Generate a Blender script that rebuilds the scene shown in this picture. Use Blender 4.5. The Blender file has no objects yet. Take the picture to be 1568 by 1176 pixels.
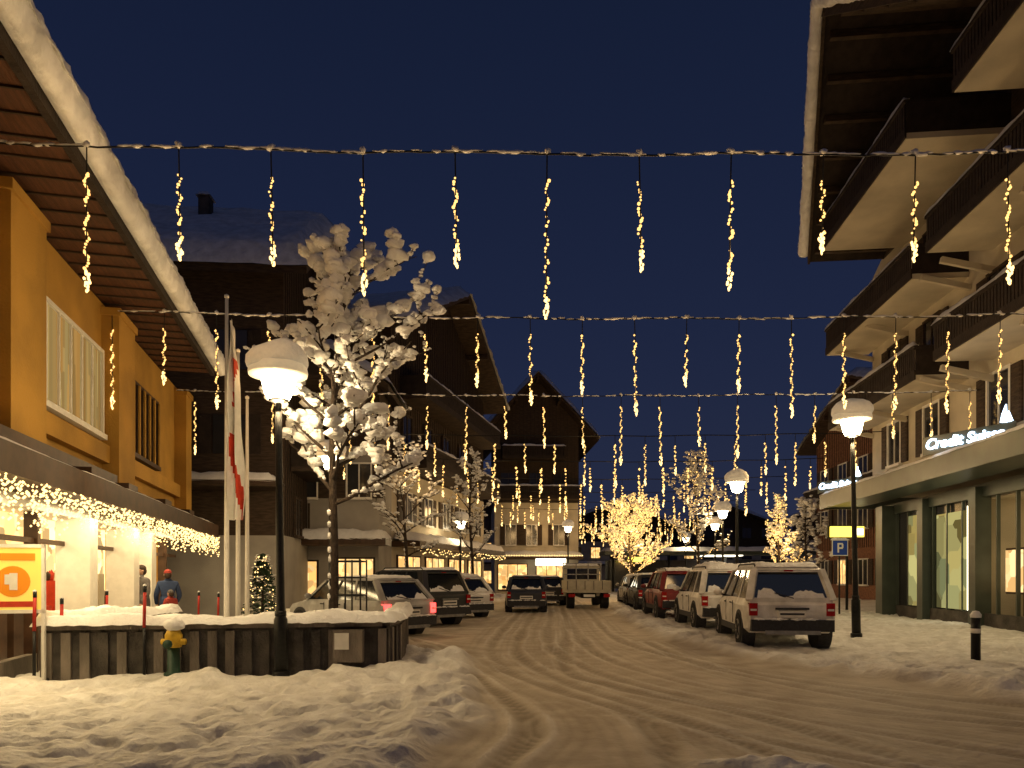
import bpy, bmesh, math, random
import numpy as np
from mathutils import Vector, Matrix, Euler
R=random.Random(7)
C=bpy.context.scene.collection
# ---------------------------------------------------------------- materials
def mat(name,col,rough=.7,var=.25,scale=4,bump=.0,bscale=None,metal=0,stretch=(1,1,1),col2=None,spec=.3,glow=None):
    m=bpy.data.materials.new(name);m.use_nodes=True;nt=m.node_tree;N=nt.nodes;L=nt.links
    p=N['Principled BSDF'];p.inputs['Roughness'].default_value=rough;p.inputs['Metallic'].default_value=metal
    p.inputs['Specular IOR Level'].default_value=spec
    if glow: p.inputs['Emission Color'].default_value=(*glow[0],1);p.inputs['Emission Strength'].default_value=glow[1]
    tc=N.new('ShaderNodeTexCoord');mp=N.new('ShaderNodeMapping');mp.inputs['Scale'].default_value=stretch
    L.new(tc.outputs['Object'],mp.inputs['Vector'])
    nz=N.new('ShaderNodeTexNoise');nz.inputs['Scale'].default_value=scale;nz.inputs['Detail'].default_value=6
    L.new(mp.outputs[0],nz.inputs['Vector'])
    cr=N.new('ShaderNodeValToRGB')
    c2=col2 if col2 else tuple(c*(1-var) for c in col)
    cr.color_ramp.elements[0].color=(*c2,1);cr.color_ramp.elements[0].position=.35
    cr.color_ramp.elements[1].color=(*[min(1,c*(1+var*.3)) for c in col],1);cr.color_ramp.elements[1].position=.65
    L.new(nz.outputs['Fac'],cr.inputs['Fac']);L.new(cr.outputs['Color'],p.inputs['Base Color'])
    if bump>0:
        n2=N.new('ShaderNodeTexNoise');n2.inputs['Scale'].default_value=bscale or scale*4;n2.inputs['Detail'].default_value=5
        L.new(mp.outputs[0],n2.inputs['Vector'])
        bp=N.new('ShaderNodeBump');bp.inputs['Strength'].default_value=bump;bp.inputs['Distance'].default_value=.05
        L.new(n2.outputs['Fac'],bp.inputs['Height']);L.new(bp.outputs[0],p.inputs['Normal'])
    return m
def emis(name,col,s,sample=True,var=0,scale=3,stretch=(1,1,1)):
    m=bpy.data.materials.new(name);m.use_nodes=True;nt=m.node_tree;N=nt.nodes;L=nt.links
    N.remove(N['Principled BSDF']);e=N.new('ShaderNodeEmission');e.inputs['Color'].default_value=(*col,1);e.inputs['Strength'].default_value=s
    L.new(e.outputs[0],N['Material Output'].inputs[0])
    if var:
        tc=N.new('ShaderNodeTexCoord');v=N.new('ShaderNodeTexVoronoi');v.inputs['Scale'].default_value=scale
        v.distance='CHEBYCHEV'
        mp=N.new('ShaderNodeMapping');mp.inputs['Scale'].default_value=stretch
        L.new(tc.outputs['Object'],mp.inputs[0]);L.new(mp.outputs[0],v.inputs['Vector'])
        mr=N.new('ShaderNodeMapRange');mr.inputs['To Min'].default_value=s*(1-var);mr.inputs['To Max'].default_value=s
        sp=N.new('ShaderNodeSeparateColor');L.new(v.outputs['Color'],sp.inputs[0]);L.new(sp.outputs[0],mr.inputs['Value']);L.new(mr.outputs[0],e.inputs['Strength'])
        mx=N.new('ShaderNodeMixRGB');mx.inputs[1].default_value=(*col,1);mx.inputs[2].default_value=(col[0],col[1]*.7,col[2]*.45,1)
        L.new(sp.outputs[1],mx.inputs[0]);L.new(mx.outputs[0],e.inputs['Color'])
    if not sample: m.cycles.emission_sampling='NONE'
    return m
SNOW=mat('snow',(.8,.8,.80),.65,.08,6,.5,18)
ROOFSNOW=mat('roof_snow',(.82,.82,.82),.7,.2,3,.9,7)
WOOD=mat('dark_wood',(.055,.035,.022),.7,.5,3,.3,12,stretch=(1,1,6))
SOFFIT=mat('soffit_wood',(.10,.04,.018),.6,.4,3,.3,12,stretch=(.6,6,1))
DWOOD=mat('black_wood',(.03,.02,.015),.75,.4,4,.3,20)
OCHRE=mat('ochre_plaster',(.42,.23,.04),.8,.28,.9,.3,30)
CREAM=mat('cream_plaster',(.56,.50,.39),.85,.22,.8,.3,40)
GREYP=mat('grey_plaster',(.36,.34,.31),.85,.2,1.0,.2,30)
BRICK=mat('brown_brick',(.25,.12,.07),.85,.4,8,.3,30)
CONC=mat('concrete',(.22,.19,.16),.85,.45,3,.5,30,stretch=(1,1,.4))
CONCD=mat('concrete_dark',(.09,.08,.07),.85,.5,3,.5,30)
IRON=mat('black_iron',(.02,.02,.02),.45,.3,20,.1,metal=.4)
BROWN=mat('brown_metal',(.06,.03,.015),.5,.4,5)
WHITEP=mat('white_paint',(.75,.73,.68),.5,.08,8)
BARK=mat('bark',(.05,.035,.025),.9,.5,12,.6,40)
GLASS=mat('dark_glass',(.012,.015,.02),.08,.2,1,spec=.8)
GLASSL=mat('window_dim',(.03,.03,.035),.12,.3,1,spec=.8)
CANOPY=mat('canopy_metal',(.055,.068,.055),.4,.25,2,spec=.5)
RED=mat('red_fabric',(.55,.05,.02),.8,.2,8)
REDP=mat('red_paint',(.45,.03,.02),.5,.2,8)
RUB=mat('tyre_rubber',(.02,.02,.02),.9,.3,20)
PLAS=mat('grey_plastic',(.035,.035,.04),.6,.3,20)
RIM=mat('wheel_rim',(.3,.3,.3),.35,.3,10,metal=.7)
OPAL=mat('opal_shade',(.7,.66,.55),.4,.1,10,glow=((1,.8,.5),.22))
CAPSNOW=mat('glowing_cap_snow',(.82,.8,.76),.7,.12,6,.6,18,glow=((1,.82,.55),.10))  # faint emission stands in for lamp light passing through the snow
BULB=emis('warm_bulb',(1,.56,.16),2.3,False)
BULBH=emis('warm_bulb_dense',(1,.64,.23),3.4,False)
LAMPE=emis('lamp_diffuser',(1,.84,.54),22)
SHOPL=emis('shop_interior',(1,.76,.35),2.8,True,.75,2.2)
SHOPG=emis('bank_interior',(.78,.82,.36),.8,True,.85,1.1)
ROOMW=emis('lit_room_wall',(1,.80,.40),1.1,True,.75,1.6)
WINL=emis('lit_window',(1,.74,.34),1.8,True,.6,2)
WINC=emis('upper_pane_glow',(1,.70,.25),.50,True,.5,2.5,(3,3,.12))  # upper panes emit their own glow where the glass is reflective
WINS=emis('small_lit_window',(1,.68,.28),1.9,False,.6,3)
SIGNW=emis('sign_white',(.62,.80,1),6)
SIGNY=emis('sign_yellow',(1,.72,.1),2.6,False)
TAILR=mat('tail_light_red',(.35,.01,.01),.2,.2,10)
TAILON=emis('tail_light_lit',(1,.05,.04),5,False)
WHITEL=emis('strip_white',(1,.90,.65),4)
# ---------------------------------------------------------------- mesh builder
def _ico(s):
    bm=bmesh.new();bmesh.ops.create_icosphere(bm,subdivisions=s,radius=1)
    v=[tuple(x.co) for x in bm.verts];f=[tuple(l.index for l in x.verts) for x in bm.faces];bm.free();return v,f
ICO={1:_ico(1),2:_ico(2),3:_ico(3),0:([(1,0,0),(-1,0,0),(0,1,0),(0,-1,0),(0,0,1),(0,0,-1)],
 [(0,2,4),(2,1,4),(1,3,4),(3,0,4),(2,0,5),(1,2,5),(3,1,5),(0,3,5)])}
class B:
    def __init__(s): s.v=[];s.f=[];s.m=[];s.sm=[];s.mats=[]
    def add(s,vs,fs,m,sm=False):
        o=len(s.v);s.v+=[tuple(x) for x in vs]
        if m not in s.mats:s.mats.append(m)
        i=s.mats.index(m)
        for f in fs:s.f.append(tuple(o+k for k in f));s.m.append(i);s.sm.append(sm)
    def box(s,x0,x1,y0,y1,z0,z1,m):
        s.add([(x0,y0,z0),(x1,y0,z0),(x1,y1,z0),(x0,y1,z0),(x0,y0,z1),(x1,y0,z1),(x1,y1,z1),(x0,y1,z1)],
         [(0,3,2,1),(4,5,6,7),(0,1,5,4),(1,2,6,5),(2,3,7,6),(3,0,4,7)],m)
    def beam(s,p,q,w,h,m,up=(0,0,1)):
        p=Vector(p);q=Vector(q);d=(q-p).normalized();up=Vector(up)
        if abs(d.dot(up))>.95: up=Vector((1,0,0))
        a=d.cross(up).normalized()*w/2;b=a.cross(d).normalized()*h/2
        vs=[p-a-b,p+a-b,p+a+b,p-a+b,q-a-b,q+a-b,q+a+b,q-a+b]
        s.add(vs,[(0,3,2,1),(4,5,6,7),(0,1,5,4),(1,2,6,5),(2,3,7,6),(3,0,4,7)],m)
    def tube(s,pts,rad,n,m,cap=True):
        pts=[Vector(p) for p in pts];vs=[];fs=[]
        for i,p in enumerate(pts):
            d=(pts[min(i+1,len(pts)-1)]-pts[max(i-1,0)]).normalized()
            up=Vector((0,0,1)) if abs(d.z)<.9 else Vector((1,0,0))
            a=d.cross(up).normalized();b=d.cross(a)
            r=rad[i] if hasattr(rad,'__len__') else rad
            for k in range(n):
                t=2*math.pi*k/n;vs.append(p+a*math.cos(t)*r+b*math.sin(t)*r)
        for i in range(len(pts)-1):
            for k in range(n):
                fs.append((i*n+k,i*n+(k+1)%n,(i+1)*n+(k+1)%n,(i+1)*n+k))
        if cap: fs+= [tuple(range(n))[::-1],tuple((len(pts)-1)*n+k for k in range(n))]
        s.add(vs,fs,m,True)
    def ico(s,c,r,m,sub=1,jit=0):
        if not hasattr(r,'__len__'): r=(r,r,r)
        v,f=ICO[sub]
        vs=[]
        if jit:
            a,b_,c_=R.uniform(0,6),R.uniform(0,6),R.uniform(0,6)
        for x in v:
            j=1+jit*(1.4*math.sin(x[0]*3.1+a)*math.cos(x[1]*3.7+b_)+.9*math.sin(x[2]*4.3+c_+x[0]*2)+R.uniform(-.35,.35)) if jit else 1
            vs.append((c[0]+x[0]*r[0]*j,c[1]+x[1]*r[1]*j,c[2]+x[2]*r[2]*j))
        s.add(vs,f,m,True)
    def lathe(s,prof,c,n,m,sm=True):
        vs=[];fs=[]
        for r,z in prof:
            for k in range(n):
                t=2*math.pi*k/n;vs.append((c[0]+r*math.cos(t),c[1]+r*math.sin(t),c[2]+z))
        for i in range(len(prof)-1):
            for k in range(n): fs.append((i*n+k,i*n+(k+1)%n,(i+1)*n+(k+1)%n,(i+1)*n+k))
        fs.append(tuple(range(n))[::-1]);fs.append(tuple((len(prof)-1)*n+k for k in range(n)))
        s.add(vs,fs,m,sm)
    def extr(s,pts,vec,m):
        n=len(pts);vec=Vector(vec);vs=[Vector(p) for p in pts];vs=vs+[p+vec for p in vs]
        fs=[tuple(range(n)),tuple(range(2*n-1,n-1,-1))]+[(i,n+i,n+(i+1)%n,(i+1)%n) for i in range(n)]
        s.add(vs,fs,m)
    def snow(s,a,b,c,d,t,nu,nv,m=None,over=.04,nz=.3):
        """lumpy snow layer on the quad a,b,c,d"""
        m=m or SNOW;a,b,c,d=[Vector(x) for x in (a,b,c,d)];vs=[];fs=[]
        ce=(a+b+c+d)/4
        ph=[R.uniform(0,6.28) for _ in range(6)]
        ln=(b-a).length;wd=(d-a).length
        for j in range(nv+1):
            for i in range(nu+1):
                u=i/nu;v=j/nv
                p=(a*(1-u)+b*u)*(1-v)+(d*(1-u)+c*u)*v
                eu=min(u,1-u)*ln;ev=min(v,1-v)*wd;e=min(eu,ev)
                k=min(1,.0+ (e/(t*1.0+1e-6)));k=math.sqrt(max(0,1-(1-k)**2))
                w=1+nz*(math.sin(u*ln*2.1+ph[0])*.4+math.sin(v*wd*3.3+ph[1]+u*3)*.3+math.sin(u*ln*6.3+ph[2])*.25+R.uniform(-.3,.3))
                o=(p-ce);o.z=0
                if e<1e-6:
                    o=o.normalized()*over*R.uniform(.2,1.6) if o.length>0 else o
                    z=-R.uniform(0,.06)*min(1,t*3)
                else: o=o*0;z=t*k*w
                vs.append(p+o+Vector((0,0,z)))
        W=nu+1
        for j in range(nv):
            for i in range(nu): fs.append((j*W+i,j*W+i+1,(j+1)*W+i+1,(j+1)*W+i))
        s.add(vs,fs,m,True)
    def make(s,name,parent=None,M=None,bevel=0):
        me=bpy.data.meshes.new(name);me.from_pydata(s.v,[],s.f)
        for m in s.mats: me.materials.append(m)
        me.polygons.foreach_set('material_index',s.m);me.polygons.foreach_set('use_smooth',s.sm);me.update()
        if len(me.polygons)<40000:
            bm=bmesh.new();bm.from_mesh(me);bmesh.ops.recalc_face_normals(bm,faces=bm.faces);bm.to_mesh(me);bm.free()
        o=bpy.data.objects.new(name,me);C.objects.link(o)
        if parent:o.parent=parent
        if M is not None:o.matrix_local=M
        if bevel:
            md=o.modifiers.new('bevel','BEVEL');md.width=bevel;md.segments=2;md.limit_method='ANGLE';md.angle_limit=.6
        return o
def empty(name,loc=(0,0,0),rot=0):
    e=bpy.data.objects.new(name,None);C.objects.link(e);e.location=loc;e.rotation_euler=(0,0,rot);e.empty_display_size=.3;return e
def light(name,typ,loc,en,col,size=.1,parent=None,rot=(0,0,0),sy=None):
    l=bpy.data.lights.new(name,typ);l.energy=en;l.color=col
    if typ=='AREA':
        l.size=size
        if sy:l.shape='RECTANGLE';l.size_y=sy
    else:l.shadow_soft_size=size
    o=bpy.data.objects.new(name,l);C.objects.link(o);o.location=loc;o.rotation_euler=rot
    if parent:o.parent=parent
    return o
def window(b,g,x0,x1,z0,z1,y,gm,fm,nx=2,nz=1,fw=.07,shut=None):
    g.box(x0,x1,y-.03,y-.01,z0,z1,gm)
    b.box(x0-fw,x0,y-.08,y-.005,z0-fw,z1+fw,fm);b.box(x1,x1+fw,y-.08,y-.005,z0-fw,z1+fw,fm)
    b.box(x0,x1,y-.08,y-.005,z1,z1+fw,fm);b.box(x0-.05,x1+.05,y-.14,y-.006,z0-fw-.03,z0,fm)
    for i in range(1,nx):
        x=x0+(x1-x0)*i/nx;b.box(x-.025,x+.025,y-.06,y-.032,z0,z1,fm)
    for i in range(1,nz):
        z=z0+(z1-z0)*i/nz;b.box(x0,x1,y-.055,y-.033,z-.02,z+.02,fm)
    if shut:
        w=(x1-x0)/2
        for a in (x0-fw-w,x1+fw):
            b.box(a,a+w-.02,y-.07,y-.01,z0-.03,z1+.03,shut)
            n=int((z1-z0)/.12)
            for k in range(n): b.box(a+.05,a+w-.07,y-.085,y-.071,z0+.05+k*.12,z0+.12+k*.12,shut)
# ---------------------------------------------------------------- ground
_rt=np.random.RandomState(3).rand(256,256)
def vn(x,y,s,o=0):
    x=x/s+o*17.3;y=y/s+o*9.1;xi=np.floor(x).astype(int);yi=np.floor(y).astype(int);fx=x-xi;fy=y-yi
    fx=fx*fx*(3-2*fx);fy=fy*fy*(3-2*fy)
    g=lambda a,b:_rt[a%256,b%256]
    return (g(xi,yi)*(1-fx)+g(xi+1,yi)*fx)*(1-fy)+(g(xi,yi+1)*(1-fx)+g(xi+1,yi+1)*fx)*fy
def sstep(a): a=np.clip(a,0,1);return a*a*(3-2*a)
def edge_l(y): return np.interp(y,[0,6,8.4,10.3,13.5,15,17,30,45,80,300],[-1.3,-.85,-.4,-.55,-1.15,-2.4,-5.2,-3.4,0,3,10])
def edge_r(y): return np.interp(y,[0,5,7,8.6,10.35,13,14.3,18.5,30,90,300],[20,14,9,6.3,5.8,4.9,4.3,3.9,4.4,8,20])
RUTS=[[(6.5,4.5),(4.6,6.2),(3.0,8.2),(1.6,11),(.9,15),(1.0,20),(1.6,30),(3,60)],
      [(4.9,4.5),(3.2,6.0),(1.7,8.0),(.3,10.6),(-.4,14.6),(-.3,20),(.3,30),(2,60)],
      [(1.2,4.5),(1.35,6),(1.4,8),(.4,10.5),(-1.0,14),(-2.4,17.5),(-4,20)],
      [(-.4,4.5),(-.1,6),(.2,7.4),(.0,9),(-.7,11.5),(-1.8,15)],
      [(14,6.0),(9,7.6),(6.2,8.7),(4.2,11),(3.0,14.5),(2.6,19),(3.2,30),(4.6,60)],
      [(14,4.6),(9,6.3),(5.4,7.6),(3.1,9.6),(1.9,13),(1.7,18),(2.2,30),(3.8,60)],
      [(12,5.4),(7.5,6.7),(4.8,8.9),(3.4,12.5),(3.2,17)],
      [(2.6,4.5),(2.3,6.4),(1.6,8.6),(.7,11),(.1,15),(.4,22),(1.2,34)],
      [(3.6,4.5),(3.4,6.2),(2.6,8.4),(1.5,10.2),(.9,12.4),(1.5,20),(2.4,34)]]
def spl(P,n=80):
    P=np.array(P,float);tt=np.linspace(0,len(P)-1,n)
    out=[]
    for T in tt:
        i=min(int(T),len(P)-2);f=T-i;p0=P[max(i-1,0)];p1=P[i];p2=P[i+1];p3=P[min(i+2,len(P)-1)]
        out.append(.5*((2*p1)+(-p0+p2)*f+(2*p0-5*p1+4*p2-p3)*f*f+(-p0+3*p1-3*p2+p3)*f**3))
    return np.array(out)
def ground_h(X,Y):
    wob=(vn(X,Y,1.3,1)-.5)*.5+(vn(X,Y,.35,2)-.5)*.22
    dl=X-edge_l(Y)+wob;dr=edge_r(Y)-X+wob
    d=np.minimum(dl,dr)
    road=sstep((d+.2)/.5)
    off=1-road
    h=road*((vn(X,Y,.9,3)-.5)*.012+(vn(X,Y,.12,4)-.5)*.008)
    foot=vn(X,Y,.30,5);foot2=vn(X,Y,.15,6)
    pit=-.06*sstep((.38-foot)/.12)
    h+=off*(.085+(vn(X,Y,1.8,7)-.5)*.11+pit+(foot-.5)*.05+(foot2-.5)*.06+(vn(X,Y,.07,15)-.5)*.03)
    h+=.09*np.exp(-((d+.25)/.33)**2)*(.2+1.3*vn(X,Y,.4,8))
    rut=np.zeros_like(X);rid=np.zeros_like(X)
    for k,r in enumerate(RUTS):
        c=spl(r);best=np.full(X.shape,9.)
        idx=np.where((np.abs(X)<18)&(Y<62)&(Y>3))
        xx=X[idx];yy=Y[idx];bb=np.full(xx.shape,9.)
        for p,q in zip(c[:-1],c[1:]):
            e=q-p;l=e@e+1e-9
            t=np.clip(((xx-p[0])*e[0]+(yy-p[1])*e[1])/l,0,1)
            bb=np.minimum(bb,np.hypot(xx-p[0]-t*e[0],yy-p[1]-t*e[1]))
        best[idx]=bb
        best=np.abs(best+(vn(X,Y,1.5,9+k)-.5)*.10)
        st=.5+.5*vn(X,Y,2.6,30+k)
        rut=np.maximum(rut,st*np.exp(-(best/.105)**4)*(.75+.25*np.cos(best*120)))
        rid=np.maximum(rid,st*np.exp(-((best-.19)/.05)**2)*(.45+.55*vn(X,Y,1.0,50+k)))
        rut=np.maximum(rut,.4*st*np.exp(-((best-.36)/.04)**2));rut=np.maximum(rut,.3*st*np.exp(-((best-.52)/.04)**2))
    h+=road*(-.024*rut+.022*rid)
    for mx,my,r,a in [(-4.35,10.1,.45,.2),(-5.9,10.0,.6,.05),(-2.6,10.6,.45,.16),(-1.8,11.2,.45,.18),(-3.3,10.2,.5,.04),(-6.9,9.9,.5,.06),(-1.2,12.6,.7,.14),(-2.6,15.2,.9,.25),(-.9,10.9,.5,.08)]:
        h+=a*np.exp(-(((X-mx)**2+(Y-my)**2)/r**2))*(.7+.6*vn(X,Y,.25,14))
    cl=np.exp(-(((X-2.0)/.42)**2+((Y-6.02)/.16)**2))+.8*np.exp(-(((X-2.35)/.3)**2+((Y-5.86)/.14)**2))
    h+=.07*np.clip(cl,0,1)*(.5+vn(X,Y,.12,14))
    h=np.where(Y>70,h*.5,h)
    rd=road*(1-.55*sstep((rid-.2)/.6)*(.6+.4*vn(X,Y,.3,12)))*(1-sstep(cl*1.5))
    return h,rd,rut
def build_ground():
    xs=np.concatenate([[-2500,-800,-300,-120,-60,-35,-25,-20,-16],np.arange(-13,16.01,.042),[18,22,28,40,80,200,600,2500]])
    ys=[-60,-20,-5,1,3,4.5];y=5.2
    while y<70: ys.append(y);y+=.028+max(0,(y-7))*.009
    ys+=[75,85,100,130,180,260,400,700,1500,4000]
    ys=np.array(ys);X,Y=np.meshgrid(xs,ys)
    H,road,rut=ground_h(X,Y)
    n,m=X.shape
    co=np.stack([X,Y,H],-1).reshape(-1,3)
    i=np.arange(n*m).reshape(n,m)
    q=np.stack([i[:-1,:-1],i[:-1,1:],i[1:,1:],i[1:,:-1]],-1).reshape(-1,4)
    me=bpy.data.meshes.new('snowy_ground');me.vertices.add(len(co));me.vertices.foreach_set('co',co.ravel())
    me.loops.add(q.size);me.loops.foreach_set('vertex_index',q.ravel())
    me.polygons.add(len(q));me.polygons.foreach_set('loop_start',np.arange(0,q.size,4));me.polygons.foreach_set('loop_total',np.full(len(q),4))
    me.update(calc_edges=True);me.validate()
    me.polygons.foreach_set('use_smooth',[True]*len(me.polygons))
    a=me.attributes.new('road','FLOAT','POINT');a.data.foreach_set('value',road.ravel().astype(np.float32))
    a=me.attributes.new('rut','FLOAT','POINT');a.data.foreach_set('value',rut.ravel().astype(np.float32))
    g=bpy.data.materials.new('snow_and_slush');g.use_nodes=True;nt=g.node_tree;N=nt.nodes;L=nt.links;p=N['Principled BSDF']
    p.inputs['Roughness'].default_value=.65
    tc=N.new('ShaderNodeTexCoord')
    def noise(s,d=6):
        z=N.new('ShaderNodeTexNoise');z.inputs['Scale'].default_value=s;z.inputs['Detail'].default_value=d;L.new(tc.outputs['Object'],z.inputs['Vector']);return z
    def ramp(src,p0,c0,p1,c1):
        r=N.new('ShaderNodeValToRGB');e=r.color_ramp.elements;e[0].position=p0;e[0].color=(*c0,1);e[1].position=p1;e[1].color=(*c1,1);L.new(src,r.inputs[0]);return r
    sn=ramp(noise(3.5,9).outputs['Fac'],.32,(.56,.54,.50),.66,(.78,.77,.74))
    rd=ramp(noise(2.0,10).outputs['Fac'],.30,(.32,.26,.19),.70,(.52,.455,.36))
    ra=N.new('ShaderNodeAttribute');ra.attribute_name='road';ru=N.new('ShaderNodeAttribute');ru.attribute_name='rut'
    m1=N.new('ShaderNodeMixRGB');L.new(ru.outputs['Fac'],m1.inputs[0]);L.new(rd.outputs[0],m1.inputs[1]);m1.inputs[2].default_value=(.19,.15,.10,1)
    m2=N.new('ShaderNodeMixRGB');L.new(ra.outputs['Fac'],m2.inputs[0]);L.new(sn.outputs[0],m2.inputs[1]);L.new(m1.outputs[0],m2.inputs[2])
    L.new(m2.outputs[0],p.inputs['Base Color'])
    ms=N.new('ShaderNodeMapRange');ms.inputs['To Min'].default_value=.8;ms.inputs['To Max'].default_value=.35;L.new(ra.outputs['Fac'],ms.inputs['Value'])
    b=N.new('ShaderNodeBump');L.new(ms.outputs[0],b.inputs['Strength']);b.inputs['Distance'].default_value=.05
    L.new(noise(14,9).outputs['Fac'],b.inputs['Height']);L.new(b.outputs[0],p.inputs['Normal'])
    me.materials.append(g)
    o=bpy.data.objects.new('snowy_ground',me);C.objects.link(o)
build_ground()
def gz(x,y):
    h,_,_=ground_h(np.array([[float(x)]]),np.array([[float(y)]]));return float(h[0,0])
# ---------------------------------------------------------------- left ochre shop building
def left_building():
    ang=math.atan2(.972,-.233)
    E=empty('ochre_shop_building',(-5.69,4,0),ang)
    w=B();wd=B();g=B();cn=B();so=B();sn=B();ll=B()
    Lw=17.7
    w.box(0,Lw,.0,9,3.0,7.0,OCHRE)
    w.box(0,Lw,6,9,0,3.0,OCHRE);w.box(Lw-.3,Lw,.5,6,0,3.0,OCHRE)
    for a,b_ in ((5.7,6.9),(10.55,11.7),(17.0,Lw+.05)): w.box(a,b_,-.32,-.002,3.3,6.75,OCHRE);w.box(a-.05,b_+.05,-.36,-.003,6.753,6.9,OCHRE)
    w.box(6.9,10.55,-.16,-.004,3.8,4.15,OCHRE);w.box(11.7,17.0,-.16,-.004,3.8,4.15,OCHRE)
    w.box(2,5.7,-.16,-.004,3.8,4.15,OCHRE)
    window(wd,g,7.1,10.4,4.35,5.95,-.0,WINC,WHITEP,6,1,.07)
    window(wd,g,12.0,14.8,4.35,5.95,-.0,GLASSL,BROWN,6,1,.07)
    window(wd,g,2.4,5.2,4.35,5.95,-.0,WINC,WHITEP,5,1,.07)
    for i in range(7):
        x=12.0+2.8*i/6; wd.box(x-.05,x+.05,-.12,-.085,4.35,5.95,OCHRE)
    so.box(-3,15.6,-1.2,8,7.05,7.2,SOFFIT)
    for i in range(38): so.box(-3+i*.49,-2.97+i*.49,-1.19,.0,7.02,7.049,WOOD)
    so.box(-3,15.6,-1.3,-1.203,6.98,7.32,DWOOD)
    so.extr([(15.6,-1.3,7.2),(15.6,8,7.2),(15.6,8,11.5),(15.6,-1.3,7.4)],(-18.6,0,0),WOOD)
    sn.snow((-3,-1.55,7.36),(15.75,-1.55,7.36),(15.75,8,11.75),(-3,8,11.75),.38,120,16,ROOFSNOW,.05,.05)
    vs=[];fs=[];n=260
    for i in range(n+1):
        x=-3+18.8*i/n;k=R.uniform(-.014,.014)+.015*math.sin(x*2.3)+.012*math.sin(x*9)
        vs+=[(x,-1.31,7.12),(x,-1.42,7.06+k),(x,-1.52+k,7.10+k),(x,-1.56+k*.7,7.32),(x,-1.54+k,7.5),(x,-1.4,7.64+k)]
    for i in range(n):
        for k in range(5): fs.append((i*6+k,i*6+6+k,i*6+7+k,i*6+1+k))
    sn.add(vs,fs,ROOFSNOW,True)
    dz=-.27
    cn.box(0,Lw,-1.0,.0,3.05+dz,3.28+dz,BROWN);cn.box(0,Lw,-1.08,-1.003,2.98+dz,3.33+dz,BROWN)
    cn.box(0,9.6,-.55,-.004,3.5+dz,3.72+dz,BROWN);cn.box(9.4,15,-.45,-.005,3.45+dz,3.62+dz,BROWN);cn.box(0,5,-.8,-.006,3.283+dz,3.5+dz,BROWN)
    for x in (7.6,9.6,12.4,15): cn.box(x-.6,x,-.9,-.007,3.285+dz,3.52+dz,BROWN)
    sn.snow((0,-1.05,3.34+dz),(Lw,-1.05,3.34+dz),(Lw,-.6,3.36+dz),(0,-.6,3.36+dz),.06,80,4,SNOW,.02)
    w.box(0,Lw,-.05,.25,2.6,2.997,WHITEP)
    for x in (1.5,3.6,5.8,7.6,8.9,10.3,11.7,13.2,14.7,16.2): 
        big=x in(8.9,11.7,13.2)
        if big: w.box(x,x+.42,-.3,.25,0,2.599,WHITEP)
        else: w.box(x,x+.12,.05,.25,0,2.599,BROWN)
    w.box(0,Lw,.06,.2,0,.35,CONC)
    w.box(0,Lw,.1,.16,2.1,2.18,BROWN)
    g.box(0,Lw,1.9,2.0,.02,2.9,SHOPL)
    w.box(0,Lw,.3,1.9,2.85,2.9,WHITEP);w.box(0,Lw,.3,1.9,0.0,.05,CONC)
    for i in range(26):
        x=.6+i*.66;h0=R.uniform(.7,1.7)
        w.box(x,x+.4,1.0,1.5,.06,h0,R.choice([BROWN,RED,CREAM,WOOD,CONCD]))
        for k in range(3): w.ico((x+.1+.1*k,1.2,h0+.08),(.06,.06,R.uniform(.06,.16)),R.choice([RED,WHITEP,WOOD,CREAM]),1)
    x=.2
    while x<Lw:
        n=R.randint(3,13)
        for k in range(n): ll.ico((x+R.uniform(-.03,.03),-1.0+R.uniform(-.12,.03),2.68-k*.045+R.uniform(-.02,.02)),.017*R.uniform(.7,1.3),BULBH,0)
        x+=R.uniform(.05,.1)
    w.make('walls',E,bevel=0);wd.make('window_frames',E);g.make('windows',E);cn.make('canopy',E);so.make('roof',E);sn.make('roof_snow',E);ll.make('fringe_lights',E)
    for x in (5,8.5,12,15.5):
        light('canopy_ground_fill','AREA',(x,-.5,2.74),58,(1,.74,.38),2.4,E,(0,0,0),.35)  # area fill added under the canopy to brighten the ground
        light('shop_ceiling_light','AREA',(x,.9,2.83),52,(1,.78,.42),2.4,E,(math.radians(-50),0,0),.6)
    light('facade_area_light','AREA',(9,-1.0,3.5),16,(1,.7,.3),12,E,(math.radians(165),0,0),.2)  # long area light aimed up the wall
left_building()
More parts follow.
